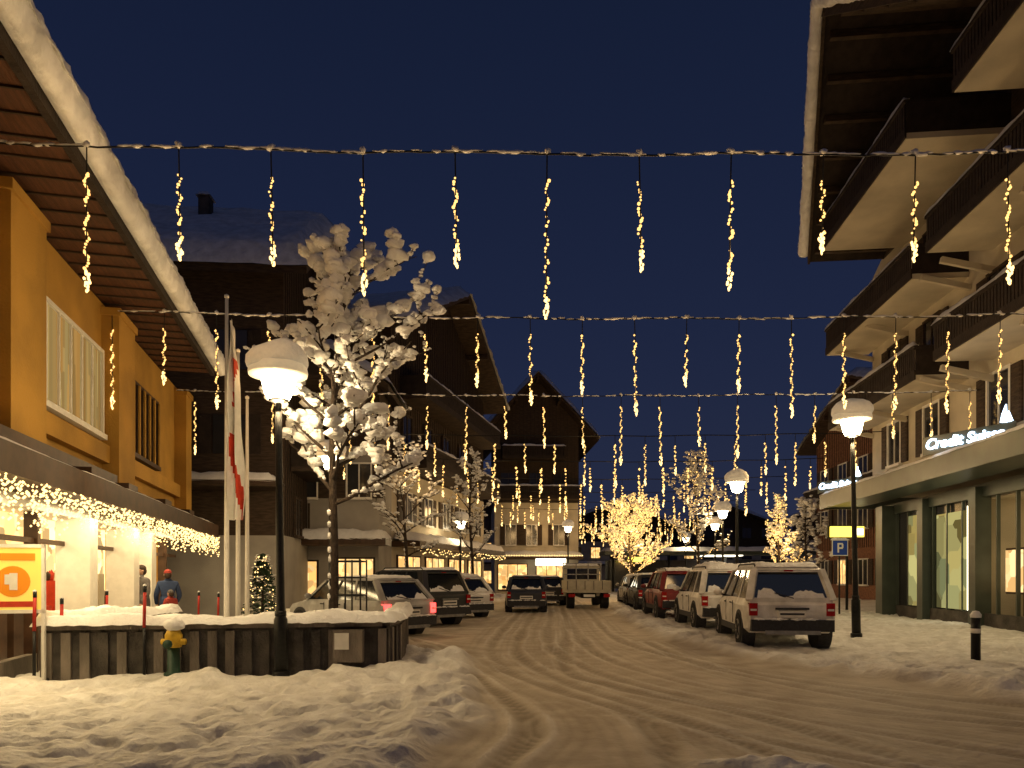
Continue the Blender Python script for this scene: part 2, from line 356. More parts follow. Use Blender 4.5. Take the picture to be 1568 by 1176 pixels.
# ---------------------------------------------------------------- gable house
def gable(name,o,ang,W,D,ze,za,ov,ovf,wallm,topm,split,parts=None,snowt=.4):
    E=empty(name,(o[0],o[1],0),ang)
    w=B();w.box(0,W,0,D,0,split,wallm)
    sl=(za-ze)/(W/2+ov)
    zw=ze+sl*ov
    w.extr([(.0,.03,split),(W,.03,split),(W,.03,zw),(W/2,.03,za-.05),(0,.03,zw)],(0,D-.06,0),topm)
    x=.2
    while x<W:
        zt=za-sl*abs(x-W/2)-.1
        w.box(x,x+.03,-.0,.029,split+.02,zt,DWOOD);x+=.3
    r=B();t=.25
    for sx in (-1,1):
        xe=-ov if sx<0 else W+ov
        r.extr([(W/2,-ovf,za),(xe,-ovf,ze),(xe,-ovf,ze+t),(W/2,-ovf,za+t)],(0,D+2*ovf,0),WOOD)
    for k in (0.25,.75,.5): r.box(W*k-.1,W*k+.1,-ovf,0,za-sl*abs(W*k-W/2)-.3,za-sl*abs(W*k-W/2)-.05,WOOD)
    s=B()
    nn=int(W/2+ov)*4
    s.snow((-ov-.1,-ovf-.08,ze+t),(W/2+.02,-ovf-.08,za+t),(W/2+.02,D+ovf,za+t),(-ov-.1,D+ovf,ze+t),snowt,nn,26,ROOFSNOW,.08,.15)
    s.snow((W/2-.02,-ovf-.08,za+t),(W+ov+.1,-ovf-.08,ze+t),(W+ov+.1,D+ovf,ze+t),(W/2-.02,D+ovf,za+t),snowt,nn,26,ROOFSNOW,.08,.15)
    wd=B();g=B();bl=B()
    if parts: parts(w,wd,g,bl,s,r)
    w.make('walls',E);r.make('roof',E);s.make('roof_snow',E)
    if wd.v: wd.make('window_frames',E)
    if g.v: g.make('windows',E)
    if bl.v: bl.make('balcony',E)
    return E
def balcony(bl,s,x0,x1,y,z,proj,m=DWOOD,under=CREAM,h=.95):
    bl.box(x0,x1,y-proj,y-.002,z,z+.16,under)
    bl.box(x0-.03,x1+.03,y-proj-.05,y-proj-.003,z+.02,z+.3,m)
    n=int((x1-x0)/.14)
    for k in range(n): 
        xx=x0+k*(x1-x0)/n;bl.box(xx,xx+.10,y-proj-.03,y-proj,z+.3,z+h,m)
    bl.box(x0-.03,x1+.03,y-proj-.07,y-proj+.05,z+h,z+h+.09,m)
    for xe in (x0,x1-.05):
        bl.box(xe,xe+.05,y-proj+.02,y,z+.162,z+h,m);bl.box(xe-.02,xe+.07,y-proj+.052,y-.003,z+h,z+h+.09,m)
    s.snow((x0-.05,y-proj-.09,z+h+.09),(x1+.05,y-proj-.09,z+h+.09),(x1+.05,y-proj+.07,z+h+.09),(x0-.05,y-proj+.07,z+h+.09),.14,max(8,int((x1-x0)*6)),4,SNOW,.02,.5)
def p2(w,wd,g,bl,s,r):
    for z in (5.2,8.4): balcony(bl,s,1,10,0,z,1.1,DWOOD,WOOD)
    for z in (3,6,9):
        for x in (1.5,4,6.5,9): window(wd,g,x,x+1,z,z+1.3,0,GLASSL,WOOD,2)
    w.box(3.6,4.1,3.6,4.0,13.5,16.0,CONCD);s.snow((3.55,3.55,16.0),(4.15,3.55,16.0),(4.15,4.05,16.0),(3.55,4.05,16.0),.15,6,6)
    for z in (5.6,8.4):
        for y in (1.2,3.6,6,8.4): w.box(-.06,-.002,y,y+1.1,z,z+1.3,GLASSL);w.box(-.09,-.062,y-.45,y-.05,z,z+1.3,DWOOD);w.box(-.09,-.062,y+1.15,y+1.55,z,z+1.3,DWOOD)
    w.box(-1.2,-.003,0,12,4.4,4.6,WOOD);s.snow((-1.2,0,4.6),(-.01,0,4.6),(-.01,12,4.6),(-1.2,12,4.6),.3,8,40)
gable('dark_chalet',(-7.6,24),math.radians(95),11,14,11.3,15.6,.9,.9,GREYP,WOOD,2.9,p2,.7)
def p2b(w,wd,g,bl,s,r):
    window(wd,g,.5,1.7,.6,2.1,0,WINS,WOOD,2);window(wd,g,2.3,3.9,.5,2.2,0,WINS,WOOD,3)
    window(wd,g,.8,1.7,4.6,5.9,0,GLASSL,WHITEP,2,1,.06,WOOD);window(wd,g,2.9,3.8,4.6,5.9,0,GLASSL,WHITEP,2,1,.06,WOOD)
    w.box(-.2,4.6,-1.3,-.005,2.7,2.95,BROWN);s.snow((-.2,-1.3,2.95),(4.6,-1.3,2.95),(4.6,0,3.05),(-.2,0,3.05),.3,26,8)
gable('side_wing_house',(-9.3,28),0,4.1,3,8.6,10.2,.5,.7,GREYP,WOOD,6.6,p2b)
def p3(w,wd,g,bl,s,r):
    for z in (6.3,9.4): balcony(bl,s,1,14.4,0,z,1.2,DWOOD,WOOD)
    for x in (1.2,4,6.8,9.6,12.4):
        window(wd,g,x,x+1.1,4,5.3,0,GLASSL,WHITEP,2,1,.06,WOOD)
        window(wd,g,x,x+1.1,7,8.8,0,GLASSL,WOOD,2)
    for x in (.6,4.2,7.8,11.4): window(wd,g,x,x+2.8,.5,2.4,0,WINS,BROWN,3)
    w.box(0,15.4,-1.3,-.005,2.8,3.05,BROWN);s.snow((0,-1.3,3.05),(15.4,-1.3,3.05),(15.4,0,3.2),(0,0,3.2),.3,60,8)
    x=0
    while x<15.4:
        bl.ico((x,-1.33,2.75-R.uniform(0,.3)),.03,BULBH,0);x+=.16
gable('tall_gable_house',(-5.2,31),math.atan2(1,.233),15.0,11,12.0,16.2,1.1,1.3,CREAM,WOOD,6.2,p3,.5)
def p4(w,wd,g,bl,s,r):
    balcony(bl,s,-.6,7.0,0,7.6,1.2,DWOOD,WOOD);balcony(bl,s,.6,5.6,0,10.8,1.0,DWOOD,WOOD)
    for x in (.9,2.6,4.8): window(wd,g,x,x+.8,4.0,5.6,0,GLASSL,WHITEP,2,1,.06,WOOD)
    for x in (.5,2.8,4.8): window(wd,g,x,x+1.2,8.2,9.8,0,GLASSL,WOOD,2)
    window(wd,g,.3,2.6,.4,2.4,0,WINS,BROWN,3);window(wd,g,3.4,5.8,.4,2.4,0,WINS,BROWN,3)
    w.box(-.5,7,-1.4,-.005,2.8,3.05,BROWN);s.snow((-.5,-1.4,3.05),(7,-1.4,3.05),(7,0,3.2),(-.5,0,3.2),.3,40,8)
    w.box(3.2,5.6,-1.5,-1.42,2.3,2.85,WHITEL)
    x=-.5
    while x<7:
        bl.ico((x,-1.45,3.1),.05,BULBH,0);x+=.2
gable('balcony_gable_house',(-1.4,58),math.radians(3),6.8,12,12.2,17.4,1.4,1.6,CREAM,WOOD,7.4,p4,.5)
def pf(w,wd,g,bl,s,r):
    for z in (.6,3.8,6.6):
        for k in range(5):
            x=1+k*2.6
            window(wd,g,x,x+1.2,z,z+1.4,0,WINS if (z<1 or R.random()<.12) else GLASSL,WOOD,2)
    w.box(0,14,-1,-.005,2.8,3.0,BROWN);s.snow((0,-1,3),(14,-1,3),(14,0,3.1),(0,0,3.1),.3,30,6)
gable('distant_house',(7,96),math.radians(4),14,10,8.0,11.0,1,1,GREYP,WOOD,6,pf)
gable('distant_house',(23,100),math.radians(-6),14,10,7.5,10.8,1,1,GREYP,WOOD,5,pf)
gable('distant_house',(38,92),math.radians(-10),14,10,9,12,1,1,CREAM,WOOD,6,pf)
gable('distant_house',(-12,84),math.radians(-10),14,10,10,14,1,1,CREAM,WOOD,6,pf)
sh=B();sh.box(8,27,62,66,3.3,3.65,CANOPY);sh.snow((8,61.9,3.65),(27,61.9,3.65),(27,66,3.65),(8,66,3.65),.35,50,8)
for x in (9,14,19,25): sh.tube([(x,64,0),(x,64,3.3)],.1,8,IRON)
sh.box(8.5,26.5,65.5,65.6,.3,2.9,GLASSL)
sh.box(10,12,61.8,61.88,2.7,3.1,SIGNY);sh.box(17,20,62.2,65,3.2,3.28,WHITEL)
sh.make('bus_shelter')
hl=B();n=80;vs=[];fs=[]
for i in range(n+1):
    x=-500+1000*i/n;z=26+14*math.sin(i*.21)+7*math.sin(i*.63+1)+R.uniform(-1.5,1.5)
    vs+=[(x,420,-2),(x,480,z)]
for i in range(n): fs.append((2*i,2*i+2,2*i+3,2*i+1))
hl.add(vs,fs,mat('hill_forest',(.03,.035,.05),.9,.4,.05),True);hl.make('wooded_hill')
# ---------------------------------------------------------------- right bank building
def right_building():
    ang=math.atan2(-.995,-.0995)
    E=empty('bank_chalet_building',(14.15,28.2,0),ang)
    w=B();wd=B();g=B();bl=B();s=B();cn=B();rf=B()
    Lw=21
    w.extr([(0,0,4.6),(Lw,0,4.6),(Lw,0,9.5),(14.5,0,12.0),(7.6,0,16.6),(0,0,13.2)],(0,12,0),CREAM)
    w.extr([(1.2,-.06,13.5),(14.0,-.06,13.5),(13,-.06,13.9),(7.6,-.06,16.5),(2.0,-.06,13.9)],(0,.055,0),WOOD)
    w.box(0.3,.9,.0,.6,0,4.2,CANOPY)
    for x in (3.2,6.55,10,13.4,16.8): w.box(x,x+.4,.25,.7,0,4.2,CANOPY)
    w.box(0,Lw,4,12,0,4.6,GREYP)
    w.box(.0,Lw,.5,.7,0,.45,CONCD);w.box(0,Lw,.45,.75,3.9,4.3,CANOPY)
    for i in range(22):
        x=.9+i*.95;w.box(x,x+.06,.5,.6,.45,3.9,CANOPY)
    g.box(.9,6.6,.62,.64,.45,3.9,GLASSL);g.box(13.3,Lw,.62,.64,.45,3.9,GLASSL)
    # lit room seen through the shop front
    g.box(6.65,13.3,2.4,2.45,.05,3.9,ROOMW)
    w.box(6.6,6.65,.7,2.4,.05,3.9,CREAM);w.box(13.25,13.3,.7,2.4,.05,3.9,CREAM);w.box(6.65,13.25,.7,2.4,.0,.05,CONC);w.box(6.65,13.25,.7,2.4,3.85,3.9,CREAM)
    for x in (7.1,8.2,9.3,11.2,12.4): w.box(x,x+.7,1.5,2.0,.06,R.uniform(.9,1.6),R.choice([WOOD,WHITEP,CREAM]))
    for x in (7.3,8.9): g.box(x,x+.8,.9,.93,1.1,2.3,WINL);w.box(x-.04,x+.84,.931,.96,1.04,2.36,WOOD)
    g.box(2.2,3.1,.40,.44,.5,3.7,SHOPG);g.box(4.0,5.9,.53,.57,.5,3.6,SHOPG)
    g.box(6.15,6.5,.42,.5,.5,3.7,WHITEL)
    cn.box(-1.2,Lw,-1.5,.0,4.35,4.62,CANOPY);cn.box(-1.25,Lw,-1.6,-1.503,4.28,4.85,CANOPY);cn.box(-1.3,-1.2,-1.6,4,4.28,4.85,CANOPY)
    s.snow((-1.3,-1.62,4.85),(Lw,-1.62,4.85),(Lw,-1.3,4.85),(-1.3,-1.3,4.85),.1,90,4)
    for z in (5.6,8.4,11.3):
        for x in (1.6,4.4,8.2,11.4,15.0):
            if z>11 and x>11: continue
            window(wd,g,x,x+1.0,z,z+1.5,0,GLASSL,WHITEP if z<6 else WOOD,2,1,.08,WOOD)
    balcony(bl,s,-.4,7.1,0,7.35,1.5);balcony(bl,s,-.4,7.1,0,10.35,1.6)
    balcony(bl,s,8.3,18,0,7.55,1.5);balcony(bl,s,8.3,18,0,10.6,1.7)
    balcony(bl,s,2.6,9.3,0,13.25,2.7,DWOOD)
    balcony(bl,s,11.2,18,0,13.2,2.4,DWOOD)
    for x in (0,3,7.1,8.3,12,15.5):
        for z in (7.0,10.0): bl.beam((x+.1,0,z),(x+.1,-1.4,z+.35),.12,.16,CREAM)
    A=(1.1,-2.7,13.5);Ap=(8.2,-4.4,17.7);Cc=(15.6,-3.0,12.6)
    def slab(P,Q):
        p,q=Vector(P),Vector(Q);b2=Vector((Q[0],13,Q[2]));a2=Vector((P[0],13,P[2]));t=Vector((0,0,.35))
        rf.add([p,q,b2,a2,p+t,q+t,b2+t,a2+t],[(0,3,2,1),(4,5,6,7),(0,1,5,4),(1,2,6,5),(2,3,7,6),(3,0,4,7)],DWOOD)
        s.snow(p+t-Vector((0,.3,.05)),q+t-Vector((0,.3,.05)),b2+t,a2+t,.55,60,14,ROOFSNOW,.1,.2)
        n=90;pts=[];rad=[]
        for k in range(n+1):
            f=k/n;m=p.lerp(q,f);pts.append(m+Vector((0,-.22,.3+R.uniform(-.015,.015)+.02*math.sin(k*.6))));rad.append(.21+R.uniform(-.012,.012)+.015*math.sin(k*.35))
        s.tube(pts,rad,10,ROOFSNOW)
        for k in range(7):
            f=(k+.5)/7;m=p.lerp(q,f);rf.beam((m.x,m.y+.15,m.z-.1),(m.x,0.5,m.z-.1),.16,.2,WOOD)
        rf.beam(p+Vector((0,-.05,.05)),q+Vector((0,-.05,.05)),.08,.4,WOOD)
    slab(A,Ap);slab(Ap,Cc)
    w.make('walls',E);wd.make('window_frames',E);g.make('windows',E);bl.make('balconies',E);s.make('snow',E);cn.make('canopy',E);rf.make('roof',E)
    for x in (4,9,14): light('canopy_light','AREA',(x,-.7,4.25),24,(1,.84,.46),3,E,(0,0,0),.5)
    def sign(x,z,size,nm):
        S=empty(nm)
        M=Matrix.Translation((14.15,28.2,0))@Matrix.Rotation(ang,4,'Z')
        S.matrix_world=M@Matrix.Translation((x,-1.72,z))@Matrix.Rotation(math.radians(30),4,'Z')
        k=size
        b=B();b.box(-.1,k*6.0,.04,.08,-.12,k*.95,CANOPY);b.box(.3,.38,.081,.3,-.2,.2,IRON);b.box(k*5,k*5+.08,.081,.3,-.2,.2,IRON);b.make('backing_board',S)
        cu=bpy.data.curves.new('letters','FONT');cu.body='Credit Suisse';cu.size=size;cu.extrude=.02;cu.offset=.008;cu.shear=.2;cu.materials.append(SIGNW)
        o=bpy.data.objects.new('letters',cu);C.objects.link(o);o.parent=S;o.rotation_euler=(math.pi/2,0,0);o.location=(0,0,.02)
        b=B()
        b.extr([(k*5.1,0,k*1.0),(k*5.5,0,k*.96),(k*5.45,0,k*2.1),(k*5.2,0,k*1.5)],(0,.05,0),SIGNW)
        b.extr([(k*5.6,0,k*.96),(k*5.85,0,k*1.0),(k*5.6,0,k*1.65)],(0,.05,0),SIGNW)
        b.make('sail_logo',S)
    sign(8.2,5.08,.40,'illuminated_sign');sign(-1.0,5.05,.34,'illuminated_sign')
    return E
right_building()
def pr(w,wd,g,bl,s,r):
    for z in (1,4.4,7.2):
        for k in range(5): window(wd,g,1+k*3,2.3+k*3,z,z+1.5,0,WINS if z<2 and k%2 else GLASSL,WHITEP,2,1,.07,WOOD)
    balcony(bl,s,1,15,0,6.2,1.2)
gable('brick_house',(21.6,51),math.atan2(-.995,-.05),16,9,10.2,13.4,1,1,BRICK,BRICK,3.2,pr)
b=B();b.box(13.6,15.0,30.6,30.75,3.2,3.65,SIGNY);b.box(13.5,15.1,30.76,31.0,3.15,3.7,IRON);b.tube([(14.4,30.9,0),(14.4,30.9,3.15)],.06,8,IRON)
b.box(14.6,14.95,30.58,30.599,3.28,3.55,WHITEL);b.make('post_office_sign')
# ---------------------------------------------------------------- street lamps
def lamp(x,y,zh,en,name='street_lamp',tilt=0,hr=.41):
    E=empty(name,(x,y,gz(x,y)-.05));E.rotation_euler=(0,tilt,0);b=B()
    b.lathe([(.1,0),(.1,.9),(.075,.95),(.065,1.0),(.05,zh-.9),(.045,zh-.3)],(0,0,0),12,IRON)
    b.lathe([(.13,0),(.13,.12),(.1,.14)],(0,0,0),12,IRON);b.lathe([(.085,.95),(.085,1.02)],(0,0,0),12,IRON)
    b.make('pole',E)
    b=B();b.lathe([(.05,zh-.45),(.12,zh-.42),(.15,zh-.4)],(0,0,0),20,IRON)
    b.lathe([(hr*.6,zh-.03),(hr,zh-.04),(hr*1.02,zh+.0),(hr*.98,zh+.10),(hr*.8,zh+.16),(hr*.4,zh+.2)],(0,0,0),28,OPAL);b.make('shade',E)
    b=B();b.lathe([(.15,zh-.40),(.2,zh-.3),(.26,zh-.03)],(0,0,0),24,LAMPE);b.make('diffuser',E)
    b=B()
    vs=[];n=28;pr_=[(hr*1.0,.08),(hr*1.06,.15),(hr*1.03,.25),(hr*.86,.35),(hr*.55,.42),(.03,.45)]
    ph=R.uniform(0,6)
    for r_,z_ in pr_:
        for k in range(n):
            t=2*math.pi*k/n;q=1+.05*math.sin(3*t+ph)+R.uniform(-.02,.02);vs.append((r_*q*math.cos(t),r_*q*math.sin(t),zh+z_+.035*math.sin(2*t+ph)))
    fs=[(i*n+k,i*n+(k+1)%n,(i+1)*n+(k+1)%n,(i+1)*n+k) for i in range(5) for k in range(n)]+[tuple(range(n))[::-1],tuple(5*n+k for k in range(n))]
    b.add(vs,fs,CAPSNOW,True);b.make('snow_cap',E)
    light('lamp_glow','POINT',(0,0,zh-.55),en,(1,.72,.37),.12,E)
lamp(-3.42,10.65,4.55,300,tilt=-.01,hr=.42);lamp(-5.3,21,5.0,220);lamp(8.15,17,5.2,380,tilt=-.02,hr=.43);lamp(8.3,26.5,4.95,280)
lamp(11.0,37.5,4.9,260);lamp(13.0,46,4.9,200);lamp(-2.6,36.2,4.2,160);lamp(3.9,50,5.0,220);lamp(15,62,4.9,200)
# ---------------------------------------------------------------- light strings
def strings():
    L1=[1.75,1.37,1.4,1.72,1.4,2.0,1.4,1.66,1.2,1.3,1.6,1.4,1.7,1.3]
    rows=[(8.7,-6.75,12.1,6.62,1.115,-5.15),(14.3,-8.1,12.7,6.62,1.04,-7.96),(20.4,-9.5,13.3,6.6,1.1,-9.0)]
    lims={26.3:(-7.8,13.6),32.3:(-4.6,14),38.3:(-3.4,14.5),44.3:(-1.9,15),50.3:(-1.4,16),56.3:(-1,16),62.3:(5.4,17),68.3:(5,18),74.3:(5.5,19),80.3:(6,20),86.3:(6,20)}
    for d_,(a,b_) in lims.items(): rows.append((d_,a,b_,6.6,1.1,a+R.uniform(.3,1)))
    for (y,x0,x1,z,sp,xs) in rows:
        b=B()
        sag=.14
        def zz(x):
            t=(x-x0)/(x1-x0);return z+.22-sag*2.2*4*t*(1-t)*.5+ (.05*math.sin(x*1.9+y))*.3
        n=120 if y<22 else 30
        pts=[(x0+(x1-x0)*i/n,y,zz(x0+(x1-x0)*i/n)+ (R.uniform(-.01,.01) if y<22 else 0)) for i in range(n+1)]
        b.tube(pts,.012 if y<22 else .018,5,IRON)
        if y<22:
            for i in range(n):
                if R.random()<.9:
                    p=pts[i];b.ico((p[0]+R.uniform(0,.1),p[1],p[2]+.012),(R.uniform(.06,.16),.024,R.uniform(.014,.03)),SNOW,1,.1)
        i=0;x=xs
        while x<x1-.3:
            zt=zz(x)
            Ld=L1[i%len(L1)] if y<10 else R.choice([1.3,1.4,1.4,1.75,1.9,1.5])
            if y>10:Ld+=R.uniform(-.08,.08)
            cab=.33
            sw=R.uniform(-.03,.03)
            b.tube([(x,y,zt),(x+sw*.3,y,zt-cab),(x+sw,y,zt-Ld)],.009 if y<22 else .012,4,IRON,False)
            if y<22:b.ico((x,y,zt+.03),(.05,.04,.05),SNOW,1,.2)
            zz0=zt-cab;ln=Ld-cab
            far=y>30
            st=.032 if y<22 else (.05 if not far else .11)
            br=.0185 if y<10 else (.024 if y<22 else (.033 if not far else .052))
            amp=.020;fr=R.uniform(20,27);ph=R.uniform(0,6)
            t=0
            while t<ln-.22:
                a=t*fr+ph
                if R.random()<.9: b.ico((x+sw*t/ln+amp*math.sin(a)+R.uniform(-.01,.01),y+amp*math.cos(a),zz0-t),br*R.uniform(.55,1.3),BULB,1 if y<10 else 0)
                t+=st*R.uniform(.5,1.6)
            m=18 if y<22 else (9 if not far else 4)
            for q in range(m):
                f=(q+.5)/m;wdt=.036*math.sin(math.pi*(.15+.8*f))
                b.ico((x+sw+R.uniform(-wdt,wdt),y+R.uniform(-wdt,wdt),zz0-ln+.25*(1-f)),(br*R.uniform(.7,1),br*.9,br*R.uniform(.9,1.7)),BULBH,1 if y<10 else 0)
            x+=sp;i+=1
        b.make('icicle_light_string')
    for (y,x0,x1,z,sp,xs) in rows[:9]:
        m=5 if y<25 else 3
        for i in range(m):
            light('string_glow','POINT',(x0+1+(x1-x0-2)*(i+.5)/m,y,5.5),46 if y<25 else 70,(1,.61,.25),.35)
strings()
# ---------------------------------------------------------------- trees
def tree(name,x,y,H,tz,spread,seed,nb,snow=1,lights=0,tr=.085,sub=6,lean=(0,0),blob=1.0,elev=.75,hero=False):
    rr=random.Random(seed);E=empty(name,(x,y,gz(x,y)-.1));b=B();s=B();l=B()
    def lead(t): return Vector((lean[0]*t*t+.06*math.sin(t*7),lean[1]*t+.05*math.cos(t*6),H*t))
    pts=[lead(i/14) for i in range(15)]
    b.tube(pts,[tr*(1-.85*i/14)+.008 for i in range(15)],9,BARK)
    def br(p,d,ln,r,lev):
        n=5;P=[p];q=p.copy();d=d.normalized()
        for i in range(n):
            d=(d+Vector((rr.uniform(-.25,.25),rr.uniform(-.25,.25),rr.uniform(-.16,.2)))).normalized()
            q=q+d*ln/n;P.append(q.copy())
        b.tube(P,[r*(1-.75*i/n)+.004 for i in range(n+1)],5 if lev<2 else 3,BARK,False)
        if snow and hero:
            t=rr.uniform(0.0,1.2)
            while t<n:
                run=rr.uniform(.5,1.6) if lev<2 else rr.uniform(1.0,2.6)
                k=max(2,int(run*ln/n/.05))
                rad=rr.uniform(.035,.06) if rr.random()<.5 else rr.uniform(.07,.12)
                if lev==0: rad*=.8
                for i in range(k):
                    tt=t+run*i/k
                    if tt>=n: break
                    i0=int(tt);c=P[i0].lerp(P[i0+1],tt-i0);e=1-.5*abs(2*i/k-1)
                    q_=rad*e*rr.uniform(.75,1.2)
                    s.ico((c.x+rr.uniform(-.02,.02),c.y+rr.uniform(-.02,.02),c.z+q_*.45+r*.6),(q_*rr.uniform(.9,1.5),q_*rr.uniform(.9,1.5),q_*rr.uniform(.6,.95)),SNOW,2 if q_>.05 else 1,.15)
                t+=run+rr.uniform(.4,1.8)
        elif snow:
            m=max(2,int(ln/(.085*blob)))
            for i in range(m):
                t=rr.uniform(.15,1)*n;i0=min(int(t),n-1);c=P[i0].lerp(P[i0+1],t-i0)
                if rr.random()<(.85 if lev else .7)*snow:
                    rad=rr.uniform(.03,.08)*blob
                    s.ico((c.x+rr.uniform(-.02,.02),c.y+rr.uniform(-.02,.02),c.z+rad*.45+r),(rad*rr.uniform(.9,1.7),rad*rr.uniform(.9,1.7),rad*rr.uniform(.5,.9)),SNOW,1,.15)
        if lights:
            for i in range(int(ln*lights)):
                t=rr.uniform(0,1)*n;i0=min(int(t),n-1);c=P[i0].lerp(P[i0+1],t-i0)
                l.ico((c.x+rr.uniform(-.06,.06),c.y,c.z+rr.uniform(-.06,.06)),.038*rr.uniform(.6,1.3),BULB,0)
        if lev<2:
            k=sub if lev==0 else max(2,sub//2)
            for i in range(k):
                t=(.25+.75*(i+rr.random())/k)*n;i0=min(int(t),n-1);c=P[i0].lerp(P[i0+1],min(1,t-i0))
                a=rr.uniform(0,6.28);side=Vector((math.cos(a),math.sin(a),rr.uniform(.0,.9)))
                br(c,(d*.9+side).normalized(),ln*(.42 if lev==0 else .5)*rr.uniform(.7,1.2),r*.45,lev+1)
    for i in range(nb):
        t=tz/H+(1-tz/H)*(i/nb)**.9*.97
        f=(t-tz/H)/(1-tz/H)
        ln=spread*(.75+.5*math.sin(f*3.0))*(1-f*.62)*rr.uniform(.75,1.2)
        a=i*2.4+rr.uniform(-.4,.4)
        if hero:
            # the side toward the lamp and the planter front grows shorter
            ln*=1-.42*max(0,math.cos(a-3.95))
        br(lead(t),Vector((math.cos(a),math.sin(a),elev+.5*f)),ln,tr*.42*(1-f*.6),0)
    if snow:
        for i in range(10):
            t=.12+i*.03;p=lead(t);s.ico((p.x-tr*.7,p.y-tr*.5,p.z+rr.uniform(-.05,.05)),(tr*.45,tr*.4,.07),SNOW,1,.2)
    b.make('trunk_and_branches',E)
    if s.v:s.make('snow_on_branches',E)
    if l.v:l.make('fairy_lights',E)
    return E
tree('snow_laden_tree',-3.02,11.85,6.9,2.8,2.1,12,25,1,0,.085,5,(.28,.15),1.2,.60,hero=True)
tree('snow_laden_tree',-4.0,27,6.4,2.2,1.7,21,16,.7,0,.08,5)
tree('snow_laden_tree',-1.7,30,6.6,2.4,1.5,22,16,.7,0,.08,5)
tree('snow_laden_tree',9.8,38,7.8,2.4,2.2,23,20,.7,3,.1,5,blob=1.4)
tree('fairy_light_tree',6.9,42,5.6,1.6,2.4,24,24,.3,15,.11,6,blob=1.5,elev=.5)
tree('fairy_light_tree',14.3,38.5,5.6,1.8,1.3,25,18,.3,13,.09,5,blob=1.5)
tree('fairy_light_tree',21.5,54,4.0,1.0,1.0,26,14,.3,12,.09,5,blob=1.5,elev=1.2)
tree('snow_laden_tree',18,44,6,2,1.8,27,16,.9,0,.09,5,blob=1.6)
light('tree_glow','POINT',(6.9,40.8,3.5),300,(1,.58,.22),.8);light('tree_glow','POINT',(14.3,37.5,3.2),130,(1,.58,.22),.5)
b=B();rr=random.Random(5)
cx,cy=-5.9,17
b.tube([(cx,cy,0),(cx,cy,2.1)],[.05,.01],6,BARK)
GR=mat('fir_green',(.03,.06,.03),.8,.5,20)
for i in range(1400):
    t=rr.random()**.8;z=.3+1.8*t;r=.55*(1-t)*rr.uniform(.3,1);a=rr.uniform(0,6.28)
    p=Vector((cx+r*math.cos(a),cy+r*math.sin(a),z));q=p+Vector((math.cos(a)*.12,math.sin(a)*.12,-.05));sd=Vector((-math.sin(a),math.cos(a),0))*.03
    b.add([p-sd,p+sd,q+sd*.4+Vector((0,0,.02)),q-sd*.4],[(0,1,2,3)],GR)
    if i%11==0:b.ico(q,.018,BULBH,0)
    if i%16==0:b.ico(q+Vector((0,0,.02)),(.05,.05,.02),SNOW,1,.2)
b.make('christmas_tree')
# ---------------------------------------------------------------- planter wall
def planter():
    E=empty('concrete_planter');b=B();s=B()
    P=[(-6.75,14.2),(-6.98,11.0),(-6.75,10.5),(-2.05,11.35),(-2.0,12.2),(-2.25,14.8)]
    for (p,q) in zip(P[:-1],P[1:]):
        p=Vector((*p,0));q=Vector((*q,0));ln=(q-p).length;d=(q-p)/ln
        b.beam(p+Vector((0,0,.40)),q+Vector((0,0,.40)),.14,.84,CONCD)
        nrm=Vector((d.y,-d.x,0))
        k=max(1,int(ln/.25))
        for i in range(k+1):
            c=p+d*ln*i/k+nrm*.09
            b.beam(c,c+Vector((0,0,.75)),.13,.05,R.choice([CONC,CONC,CONCD]),up=nrm)
        b.beam(p+Vector((0,0,.83)),q+Vector((0,0,.83)),.26,.08,CONC)
        a=nrm*.22
        s.snow(p+a-d*.1+Vector((0,0,.87)),q+a+d*.1+Vector((0,0,.87)),q-a+d*.1+Vector((0,0,.87)),p-a-d*.1+Vector((0,0,.87)),.13,max(8,int(ln*12)),6,SNOW,.03,.6)
    s.snow((-6.8,10.6,.62),(-2.1,11.4,.62),(-2.3,14.6,.62),(-6.7,14.1,.62),.16,40,24,SNOW,0,.6)
    b.make('walls',E);s.make('snow_cap',E)
planter()
b=B()
for dx in (-.25,0,.25):
    for dy in (-.25,.25): b.tube([(-2.75+dx,12.1+dy,.5),(-2.75+dx,12.1+dy,1.85)],.015,6,IRON)
for z in (.95,1.25,1.55,1.82):
    for a,c in (((-.25,-.25),(.25,-.25)),((.25,-.25),(.25,.25)),((.25,.25),(-.25,.25)),((-.25,.25),(-.25,-.25))):
        b.tube([(-2.75+a[0],12.1+a[1],z),(-2.75+c[0],12.1+c[1],z)],.014,5,IRON)
b.make('metal_tree_guard')
b=B();b.box(-2.75,-2.3,11.02,11.2,.25,.75,CONC);b.box(-2.72,-2.5,11.0,11.018,.45,.7,WHITEP);b.make('utility_box')
def stake(x,y,h,red=True):
    b=B();z=gz(x,y);b.tube([(0,0,0),(0,0,h*.55)],.022,8,IRON);b.tube([(0,0,h*.55),(0.01,0,h*.93)],.024,8,REDP if red else IRON);b.tube([(0.01,0,h*.93),(.01,0,h)],.026,8,IRON);b.ico((.01,0,h),(.03,.03,.025),SNOW,1)
    o=b.make('snow_marker_pole');o.location=(x,y,z-.05)
stake(-6.75,10.15,1.25);stake(-6.62,10.55,1.3);stake(-5.35,10.45,1.35);stake(-7.9,14,1.2);stake(-8.3,15.5,1.2);stake(-6.3,15.4,1.2);stake(-7.2,16.5,1.2)
b=B();b.lathe([(.075,0),(.075,.5),(.078,.5),(.078,.62),(.075,.62),(.075,.78),(.05,.82)],(0,0,0),14,IRON);b.lathe([(.08,.52),(.08,.6)],(0,0,0),14,WHITEP);b.lathe([(.085,.79),(.09,.84),(.05,.9),(.01,.91)],(0,0,0),14,SNOW)
